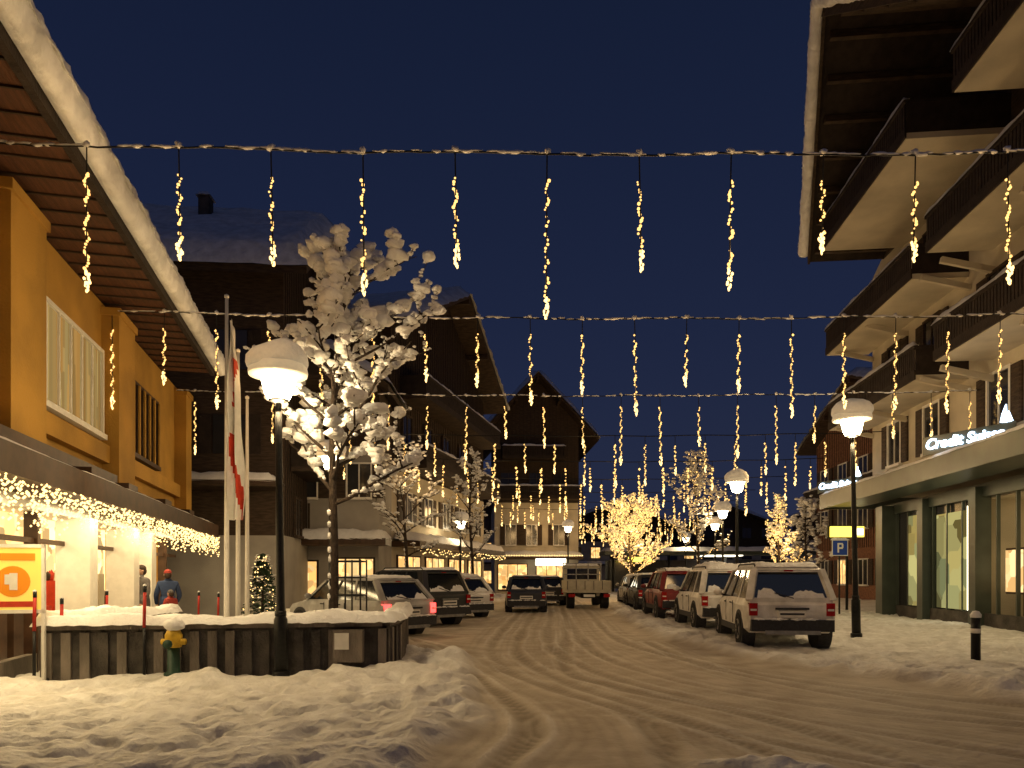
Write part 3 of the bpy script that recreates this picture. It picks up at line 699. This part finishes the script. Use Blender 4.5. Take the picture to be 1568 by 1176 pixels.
o=b.make('bollard');o.location=(8.1,12.55,gz(8.1,12.55)-.05)
GREEN=mat('hydrant_green',(.015,.05,.03),.5,.3,10);YEL=mat('hydrant_yellow',(.6,.38,.03),.5,.3,10)
b=B();b.lathe([(.13,0),(.13,.05),(.085,.08),(.08,.42)],(0,0,0),16,GREEN);b.lathe([(.1,.42),(.115,.45),(.115,.6),(.08,.68),(.03,.7)],(0,0,0),16,YEL)
b.tube([(-.17,0,.5),(.17,0,.5)],.045,10,YEL);b.tube([(0,0,.48),(0,-.17,.48)],.055,10,YEL);b.tube([(0,-.17,.48),(0,-.2,.48)],.065,10,GREEN)
b.ico((0,0,.74),(.15,.15,.10),SNOW,2,.06)
o=b.make('fire_hydrant');o.location=(-4.85,10.3,gz(-4.85,10.3)-.04)
# ---------------------------------------------------------------- flagpoles
def flag(x,y,h,seed,fl):
    E=empty('flagpole_with_banner',(x,y,0))
    b=B();b.tube([(0,0,0),(0,0,h)],[.055,.03],12,WHITEP);b.ico((0,0,h+.04),.05,WHITEP,1)
    b.lathe([(.12,0),(.12,.1),(.06,.14)],(0,0,0),12,CONC);b.make('pole',E)
    if fl:
        b=B();nv=90;nu=16;zt=h-.35;zb=2.65;vs=[];ms=[]
        for j in range(nv+1):
            t=j/nv;z=zt+(zb-zt)*t
            for i in range(nu+1):
                u=i/nu;wdt=.08+.25*t**.7
                vs.append((.04+u*wdt+.02*math.sin(t*9+seed),.10*math.sin(u*11+t*5+seed)+.05*math.sin(t*13+u*4),z-u*.3*(1-t)))
        for j in range(nv):
            for i in range(nu):
                f=(j*(nu+1)+i,j*(nu+1)+i+1,(j+1)*(nu+1)+i+1,(j+1)*(nu+1)+i)
                u=i/nu;t=j/nv
                c=.5+.28*math.sin(t*6.5+seed)
                red=abs(u-c)<.15+.08*math.sin(t*11) and t>.15 and not (.42<t<.56)
                ms.append((f,red))
        b.add(vs,[f for f,r in ms if r],RED,True);b.add(vs,[f for f,r in ms if not r],WHITEP,True)
        b.make('banner',E)
flag(-5.48,13.8,6.9,1,True);flag(-5.68,14.9,6.2,2,False);flag(-5.75,15.6,5.4,3,False)
def poster():
    E=empty('sale_poster_stand',(-7.05,10.15,0),math.radians(14));b=B()
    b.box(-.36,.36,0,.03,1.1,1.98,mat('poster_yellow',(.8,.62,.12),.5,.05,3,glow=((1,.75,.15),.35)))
    for a in ((-.4,-.36),(.36,.4)): b.box(a[0],a[1],-.02,.05,.1,2.03,WHITEP)
    b.box(-.4,.4,-.02,.05,1.98,2.03,WHITEP);b.box(-.4,.4,-.02,.05,1.05,1.1,WHITEP)
    PY=mat('poster_orange',(.85,.3,.02),.5,.05,3)
    n=24
    ring=[( .22*math.cos(2*math.pi*i/n),-.006,1.5+.22*math.sin(2*math.pi*i/n)) for i in range(n)]
    b.add(ring,[tuple(range(n))],PY)
    b.box(-.04,.06,-.012,-.008,1.38,1.62,WHITEP);b.box(-.1,-.04,-.012,-.008,1.46,1.6,WHITEP);b.box(-.28,.28,-.012,-.008,1.14,1.22,RED);b.box(-.28,.28,-.012,-.008,1.8,1.9,PY)
    b.box(-.4,.4,-.2,.25,.0,.1,IRON)
    b.make('poster_frame',E)
poster()
b=B();b.tube([(0,0,0),(0,0,3.0)],.035,8,IRON);BL=mat('sign_blue',(.01,.05,.35),.4,.1,3);b.box(-.3,.3,-.06,-.04,2.3,2.9,WHITEP);b.box(-.27,.27,-.066,-.061,2.33,2.87,BL)
b.box(-.1,-.04,-.072,-.067,2.42,2.78,WHITEP);b.box(-.04,.1,-.072,-.067,2.72,2.78,WHITEP);b.box(-.04,.1,-.072,-.067,2.56,2.62,WHITEP);b.box(.06,.12,-.072,-.067,2.6,2.74,WHITEP)
b.snow((-.32,-.07,2.9),(.32,-.07,2.9),(.32,.02,2.9),(-.32,.02,2.9),.1,8,4)
o=b.make('parking_sign');o.location=(12.3,27.0,0)
# ---------------------------------------------------------------- cars
def carpaint(n,c,c2=None): return mat(n,c,.38,.25,3,.15,30,spec=.6,col2=c2)
WH=carpaint('paint_white',(.80,.79,.77),(.55,.53,.50));SIL=carpaint('paint_silver',(.40,.40,.40),(.27,.27,.27));BLK=carpaint('paint_black',(.015,.015,.018));REDC=carpaint('paint_red',(.22,.02,.02));DK=carpaint('paint_dark_blue',(.02,.025,.04))
def car(name,x,y,r,L,W,H,paint,kind='suv',lit=False,snow=.06):
    E=empty(name,(x,y,gz(x,y)+.0),r)
    b=B();w=W/2
    belt=.60*H if kind=='suv' else .62*H
    zb=.30 if kind=='suv' else .22
    st=[(0.03,zb+.12,belt-.12,w*.90),(.10,zb+.02,belt-.02,w*.96),(.35,zb,belt,w),(L*.5,zb,belt,w),(L*.72,zb,belt-.02,w),(L*.80,zb,belt-.07,w*.99),(L*.93,zb,belt-.17,w*.95),(L*.985,zb+.03,belt-.28,w*.86),(L,zb+.1,belt-.42,w*.78)]
    vs=[];n=10
    for (yy,z0,z1,ww) in st:
        sec=[(ww*.86,z0),(ww*.98,z0+.1),(ww,z0+(z1-z0)*.45),(ww*.985,z0+(z1-z0)*.8),(ww*.92,z1)]
        for px,pz in sec: vs.append((px,yy,pz))
        for px,pz in sec[::-1]: vs.append((-px,yy,pz))
    fs=[]
    for i in range(len(st)-1):
        for k in range(n): fs.append((i*n+k,i*n+(k+1)%n,(i+1)*n+(k+1)%n,(i+1)*n+k))
    fs+= [tuple(range(n))[::-1],tuple((len(st)-1)*n+k for k in range(n))]
    b.add(vs,fs,paint)
    yr0,yr1=(.10,.38) if kind=='suv' else (.12,.62)
    yf0,yf1=L*.76,L*.60
    g=B();hb=w*.91;ht=w*.74;zr=H-.07
    V=[(-hb,yr0,belt-.03),(hb,yr0,belt-.03),(hb,yf0,belt-.05),(-hb,yf0,belt-.05),(-ht,yr1,zr),(ht,yr1,zr),(ht,yf1,zr),(-ht,yf1,zr)]
    g.add(V,[(0,1,5,4),(1,2,6,5),(2,3,7,6),(3,0,4,7),(4,5,6,7)],GLASS)
    g.make('windows',E)
    def lerp(a,c,t): return tuple(a[i]+(c[i]-a[i])*t for i in range(3))
    b.add([(-ht-.02,yr1-.07,zr),(ht+.02,yr1-.07,zr),(ht+.02,yf1+.03,zr),(-ht-.02,yf1+.03,zr),(-ht+.06,yr1+.05,H),(ht-.06,yr1+.05,H),(ht-.06,yf1-.15,H),(-ht+.06,yf1-.15,H)],
      [(0,3,2,1),(0,1,5,4),(1,2,6,5),(2,3,7,6),(3,0,4,7),(4,5,6,7)],paint)
    for sx in (0,1):
        a0,a1=(V[0],V[4]) if sx==0 else (V[1],V[5]);c0,c1=(V[3],V[7]) if sx==0 else (V[2],V[6])
        b.beam(a0,a1,.15,.10,paint);b.beam(c0,c1,.09,.06,paint)
        for t in (.36,.66):
            p0=lerp(a0,c0,t);p1=lerp(a1,c1,t);b.beam(p0,p1,.035,.07,PLAS if t>.5 else paint,up=(0,1,0))
        if kind=='suv':
            q0=lerp(a0,c0,.10);q1=lerp(a1,c1,.14);sg=-1 if sx==0 else 1
            b.add([a0,q0,q1,a1]+[(v[0]+sg*.02,v[1],v[2]) for v in (a0,q0,q1,a1)],[(0,1,2,3),(7,6,5,4),(0,4,5,1),(1,5,6,2),(2,6,7,3),(3,7,4,0)],paint)
        xs=-1 if sx==0 else 1
        if kind=='suv': b.tube([(xs*(ht-.05),yr1+.15,H+.0),(xs*(ht-.05),yr1+.25,H+.06),(xs*(ht-.05),yf1-.3,H+.06),(xs*(ht-.05),yf1-.2,H)],.02,6,PLAS)
    b.beam(V[0],V[1],.06,.12,paint)
    b.make('body',E,bevel=.035)
    d=B()
    d.box(-w*.9,w*.9,-.06,.12,zb+.06,zb+.30,PLAS);d.box(-w*.6,w*.6,-.075,-.061,zb+.0,zb+.08,RIM)
    d.box(-w*.88,w*.88,L-.12,L+.04,zb+.02,zb+.22,PLAS)
    hz=zb+(belt-zb)*.62
    d.box(-.27,.27,-.02,.02,hz-.10,hz+.04,WHITEP);d.box(-.33,.33,-.045,.015,hz+.06,hz+.10,PLAS if paint!=BLK else RIM)
    d.box(-.24,.24,-.024,-.0205,hz-.05,hz-.01,PLAS)
    d.box(-.42,.42,-.0,.024,hz-.14,hz-.125,PLAS)
    tl=TAILON if lit else TAILR
    for sx in (-1,1):
        xa=sx*w*.93;xb=sx*w*.75
        d.box(min(xa,xb),max(xa,xb),.0,.26,belt-.34,belt-.08,tl);d.box(min(xa,xb)+.02,max(xa,xb)-.02,-.01,-.001,belt-.24,belt-.20,WHITEP)
        d.box(min(sx*w*.9,sx*w*.6),max(sx*w*.9,sx*w*.6),L-.2,L+.0,belt-.45,belt-.32,WHITEP)
        d.box(min(sx*w*.985,sx*(w+.0)),max(sx*w*.985,sx*(w+.012)),.95,L-1.2,zb-.02,zb+.12,PLAS)
        mx=sx*(w+.10);d.ico((mx,L*.69,belt+.08),(.11,.06,.08),paint,2);d.beam((sx*w*.9,L*.70,belt),(mx,L*.69,belt+.06),.04,.04,PLAS)
        for f in (.42,.58): d.box(min(sx*w*.995,sx*(w+.02)),max(sx*w*.995,sx*(w+.02)),L*f-.1,L*f+.06,belt-.14,belt-.11,PLAS)
        for f in (.36,.56): d.box(min(sx*w*.99,sx*(w+.004)),max(sx*w*.99,sx*(w+.004)),L*f-.006,L*f+.006,zb+.15,belt-.08,PLAS)
        for yy in (L*.19,L*.81):
            wr=.35 if kind=='suv' else .31
            def wheelring(xa,xb,rad,m):
                vs=[];nn=24
                for xx in (xa,xb):
                    for k in range(nn): t=2*math.pi*k/nn;vs.append((xx,yy+rad*math.cos(t),wr+rad*math.sin(t)))
                d.add(vs,[(k,(k+1)%nn,nn+(k+1)%nn,nn+k) for k in range(nn)]+[tuple(range(nn))[::-1],tuple(range(nn,2*nn))],m,False)
            wheelring(sx*(w-.27),sx*(w+.008),wr+.075,PLAS)
            wheelring(sx*(w-.24),sx*(w+.022),wr,RUB);wheelring(sx*(w-.1),sx*(w+.03),wr*.62,RIM)
            wheelring(sx*(w-.1),sx*(w+.036),wr*.2,RUB)
            for k in range(5):
                t=k*2*math.pi/5;d.beam((sx*(w+.033),yy,wr),(sx*(w+.033),yy+wr*.55*math.cos(t),wr+wr*.55*math.sin(t)),.02,.03,PLAS)
    m0=Vector(lerp(V[0],V[1],.5));m1=Vector(lerp(V[4],V[5],.5));d.beam(m0+Vector((.05,-.03,.05)),m0.lerp(m1,.25)+Vector((-.32,-.03,0)),.015,.02,IRON)
    d.beam(m1+Vector((-ht+.05,-.04,-.03)),m1+Vector((ht-.05,-.04,-.03)),.10,.04,paint)
    d.box(-.09,.09,yr1-.1,yr1-.07,zr-.035,zr-.01,TAILR)
    d.make('fittings',E)
    if snow:
        s=B()
        s.snow((-ht+.05,yr1,H-.005),(ht-.05,yr1,H-.005),(ht-.05,yf1-.12,H-.005),(-ht+.05,yf1-.12,H-.005),snow,18,22,SNOW,.02,.6)
        s.snow((-w*.8,L*.79,belt-.07),(w*.8,L*.79,belt-.07),(w*.76,L*.94,belt-.19),(-w*.76,L*.94,belt-.19),snow*.8,14,10,SNOW,.02,.6)
        for k in range(26):
            s.ico((R.uniform(-w*.85,w*.85),-.05+R.uniform(0,.04),zb+.31),(R.uniform(.04,.1),.05,R.uniform(.015,.035)),SNOW,1,.2)
        vs=[];fs=[];nx=24
        for i in range(nx+1):
            u=i/nx*2-1;tt=.22+.10*math.sin(i*.5+x)+R.uniform(-.05,.05)+.14*u*u
            for t in (0,tt*.6,tt):
                p=m0.lerp(m1,t);hw=hb*(1-t)+ht*t;vs.append((u*(hw-.14),p.y-.012-(0 if t==tt else .012),p.z))
        for i in range(nx):
            for k in range(2): fs.append((i*3+k,i*3+3+k,i*3+4+k,i*3+1+k))
        s.add(vs,fs,SNOW,True)
        s.make('snow',E)
    return E
car('parked_suv',5.75,14.75,-.12,4.3,1.82,1.70,WH,'suv',snow=.09)
car('parked_suv',5.95,19.3,-.05,4.3,1.80,1.66,WH,'suv',snow=.16)
car('parked_car',5.85,24.0,-.03,4.3,1.8,1.62,REDC,'suv',snow=.1)
car('parked_car',6.1,30,-.03,4.2,1.75,1.5,BLK,'hatch')
car('parked_car',6.6,36,-.03,4.2,1.75,1.5,SIL,'hatch')
car('parked_estate_car',-2.55,18.3,.86,4.5,1.8,1.5,SIL,'hatch',lit=True)
car('parked_van',-1.9,22.0,.80,4.6,1.85,1.75,BLK,'suv',snow=.07)
car('parked_car',-1.35,26.3,.6,4.2,1.75,1.55,WH,'hatch',snow=.12)
car('parked_car',.6,30.0,-.0,4.0,1.72,1.55,DK,'hatch',snow=.04)
car('parked_car',1.9,37,0,4.0,1.72,1.5,BLK,'hatch')
def truck(x,y,r):
    E=empty('flatbed_truck',(x,y,gz(x,y)),r);b=B();P=mat('truck_beige',(.5,.46,.36),.5,.2,4)
    b.box(-1,1,0,3.4,.75,.9,P);b.box(-1,1,-.04,-.0,.9,1.3,P);b.box(-1.04,-1.0,0,3.4,.9,1.3,P);b.box(1.0,1.04,0,3.4,.9,1.3,P)
    for k in range(6): b.box(-1+k*.4-.02,-1+k*.4+.02,-.07,-.041,.9,1.3,CONC)
    b.box(-.35,.35,.2,5.0,.5,.72,IRON)
    b.extr([(-.9,3.5,.5),(-.9,5.4,.5),(-.9,5.4,1.25),(-.9,4.95,2.0),(-.9,3.5,2.05)],(1.8,0,0),P)
    b.box(-.75,.75,3.47,3.499,1.35,1.9,GLASS)
    for s_ in(-1,1): b.box(min(s_*.9,s_*.915),max(s_*.9,s_*.915),3.8,4.8,1.35,1.9,GLASS)
    for z in (1.6,1.9,2.15): b.beam((-.95,3.35,z),(.95,3.35,z),.05,.05,RIM)
    for xx in (-.95,-.3,.3,.95): b.beam((xx,3.35,.9),(xx,3.35,2.2),.05,.05,RIM)
    for s_ in(-1,1):
        for yy in (.9,4.4):
            vs=[];nn=20
            for xx in (s_*.62,s_*.98):
                for k in range(nn): t=2*math.pi*k/nn;vs.append((xx,yy+.38*math.cos(t),.38+.38*math.sin(t)))
            b.add(vs,[(k,(k+1)%nn,nn+(k+1)%nn,nn+k) for k in range(nn)]+[tuple(range(nn)),tuple(range(nn,2*nn))],RUB)
        b.box(min(s_*.65,s_*.95),max(s_*.65,s_*.95),-.03,.0,.55,.7,TAILR)
    b.box(-.26,.26,-.03,0,.56,.68,WHITEP)
    b.snow((-.95,.1,.9),(.95,.1,.9),(.95,3.3,.9),(-.95,3.3,.9),.25,16,16);b.snow((-.85,3.5,2.05),(.85,3.5,2.05),(.85,4.9,2.02),(-.85,4.9,2.02),.12,12,10)
    b.make('truck_body',E,bevel=.02)
truck(3.55,33,0)
# ---------------------------------------------------------------- people
SKIN=mat('skin',(.45,.27,.19),.6,.1,10);HAIR=mat('hair_brown',(.05,.03,.02),.8,.3,30)
def person(x,y,r,coat,trou,hat,s=1.0):
    E=empty('pedestrian',(x,y,gz(x,y)),r);E.scale=(s,s,s)
    J={'pel':(0,0,.95),'waist':(0,0,1.1),'chest':(0,.0,1.32),'neck':(0,.01,1.48),'hd':(0,.02,1.56),
     'shL':(-.19,0,1.40),'elL':(-.26,.02,1.12),'wrL':(-.24,.14,.90),'shR':(.19,0,1.40),'elR':(.27,.03,1.12),'wrR':(.22,.2,.95),
     'hpL':(-.1,0,.9),'knL':(-.11,.05,.5),'anL':(-.11,-.04,.1),'toL':(-.12,.14,.05),'hpR':(.1,0,.9),'knR':(.12,.1,.5),'anR':(.12,.1,.1),'toR':(.13,.28,.05)}
    RAD={'pel':.16,'waist':.15,'chest':.17,'neck':.07,'hd':.06,'shL':.085,'shR':.085,'elL':.062,'elR':.062,'wrL':.045,'wrR':.045,'hpL':.11,'hpR':.11,'knL':.075,'knR':.075,'anL':.055,'anR':.055,'toL':.045,'toR':.045}
    Ed=[('pel','waist'),('waist','chest'),('chest','neck'),('neck','hd'),('chest','shL'),('shL','elL'),('elL','wrL'),('chest','shR'),('shR','elR'),('elR','wrR'),('pel','hpL'),('hpL','knL'),('knL','anL'),('anL','toL'),('pel','hpR'),('hpR','knR'),('knR','anR'),('anR','toR')]
    K=list(J);me=bpy.data.meshes.new('body');me.from_pydata([J[k] for k in K],[(K.index(a),K.index(c)) for a,c in Ed],[])
    o=bpy.data.objects.new('body',me);C.objects.link(o);o.parent=E
    md=o.modifiers.new('skin','SKIN');md.use_smooth_shade=True
    for i,k in enumerate(K):
        me.skin_vertices[0].data[i].radius=(RAD[k],RAD[k]*.8 if k in('pel','waist','chest') else RAD[k])
    me.skin_vertices[0].data[0].use_root=True
    o.modifiers.new('sub','SUBSURF').levels=1;o.modifiers['sub'].render_levels=2
    me.materials.append(coat)
    b=B()
    b.lathe([(.17,.62),(.2,.7),(.19,.95),(.17,1.1)],(0,.02,0),18,coat)
    for k in 'LR':
        h=J['hp'+k];kn=J['kn'+k];an=J['an'+k];b.tube([(h[0],h[1],.8),kn,(an[0],an[1],.12)],[.115,.085,.075],12,trou)
        t=J['to'+k];b.tube([(an[0],an[1]-.05,.06),t],[.062,.05],10,IRON)
        wv=Vector(J['wr'+k]);dv=(wv-Vector(J['el'+k])).normalized()
        b.ico(wv+dv*.06,(.035,.045,.05),SKIN,2)
        for f in range(4):
            a=wv+dv*.08+Vector(((f-1.5)*.018,0,0));c=a+dv*(.04+.006*(1.5-abs(f-1.5)));e=c+dv*.02+Vector((0,-.015,-.012));b.tube([a,c,e],[.009,.008,.006],6,SKIN)
        sg=1 if k=='L' else -1
        b.tube([wv+dv*.04,wv+dv*.07+Vector((sg*.04,.01,0)),wv+dv*.1+Vector((sg*.045,.02,0))],[.01,.01,.008],6,SKIN)
    b.ico((0,.03,1.63),(.078,.095,.115),SKIN,3);b.ico((0,.128,1.615),(.013,.02,.022),SKIN,2)
    for sx in(-1,1): b.ico((sx*.03,.115,1.645),(.012,.008,.008),IRON,1);b.ico((sx*.08,.02,1.625),(.012,.022,.03),SKIN,1)
    b.ico((0,.12,1.57),(.026,.008,.006),RED,1)
    b.ico((0,.005,1.68),(.09,.105,.085),hat,3);b.ico((0,-.03,1.62),(.085,.08,.1),HAIR,2)
    b.make('head_hands_and_clothes',E)
CB=mat('coat_blue',(.03,.05,.12),.8,.2,20);CG=mat('coat_grey',(.12,.11,.11),.8,.2,20);CR=mat('coat_red',(.3,.04,.03),.8,.2,20);JN=mat('trousers',(.03,.035,.05),.8,.2,20)
person(-8.35,16.2,2.6,CG,JN,HAIR);person(-8.0,16.7,.5,CB,JN,CR,.95);person(-7.6,16.0,1.2,CR,JN,CG,.68)
# ---------------------------------------------------------------- world, added moon-like light, camera
sc=bpy.context.scene
W=bpy.data.worlds.new('World');sc.world=W;W.use_nodes=True;N=W.node_tree.nodes;L=W.node_tree.links
bg=N['Background'];sky=N.new('ShaderNodeTexSky');sky.sky_type='NISHITA';sky.sun_disc=False;sky.sun_elevation=math.radians(2);sky.sun_rotation=math.radians(200)
tc=N.new('ShaderNodeTexCoord');sx=N.new('ShaderNodeSeparateXYZ');L.new(tc.outputs['Generated'],sx.inputs[0])
cr=N.new('ShaderNodeValToRGB');e=cr.color_ramp.elements;e[0].position=0;e[0].color=(.013,.019,.054,1);e[1].position=.75;e[1].color=(.0045,.0088,.028,1)
m=cr.color_ramp.elements.new(.28);m.color=(.0095,.0148,.046,1)
L.new(sx.outputs['Z'],cr.inputs[0])
mx=N.new('ShaderNodeMixRGB');mx.blend_type='ADD';mx.inputs[0].default_value=.003;L.new(cr.outputs[0],mx.inputs[1]);L.new(sky.outputs[0],mx.inputs[2])
L.new(mx.outputs[0],bg.inputs['Color']);bg.inputs['Strength'].default_value=1.0
sl=bpy.data.lights.new('moonlike_sun','SUN');sl.energy=.03;sl.angle=.5;sl.color=(.6,.7,1);so=bpy.data.objects.new('moonlike_sun',sl);C.objects.link(so);so.rotation_euler=(math.radians(50),0,math.radians(20))  # dim cool sun lamp added as faint moon-like light
cam=bpy.data.cameras.new('camera');co=bpy.data.objects.new('camera',cam);C.objects.link(co);sc.camera=co
co.location=(0,0,1.6);co.rotation_euler=(math.pi/2,0,0);cam.lens=25.26;cam.sensor_width=36;cam.shift_y=.186;cam.clip_end=6000
sc.view_settings.view_transform='Standard';sc.view_settings.look='None';sc.view_settings.exposure=0
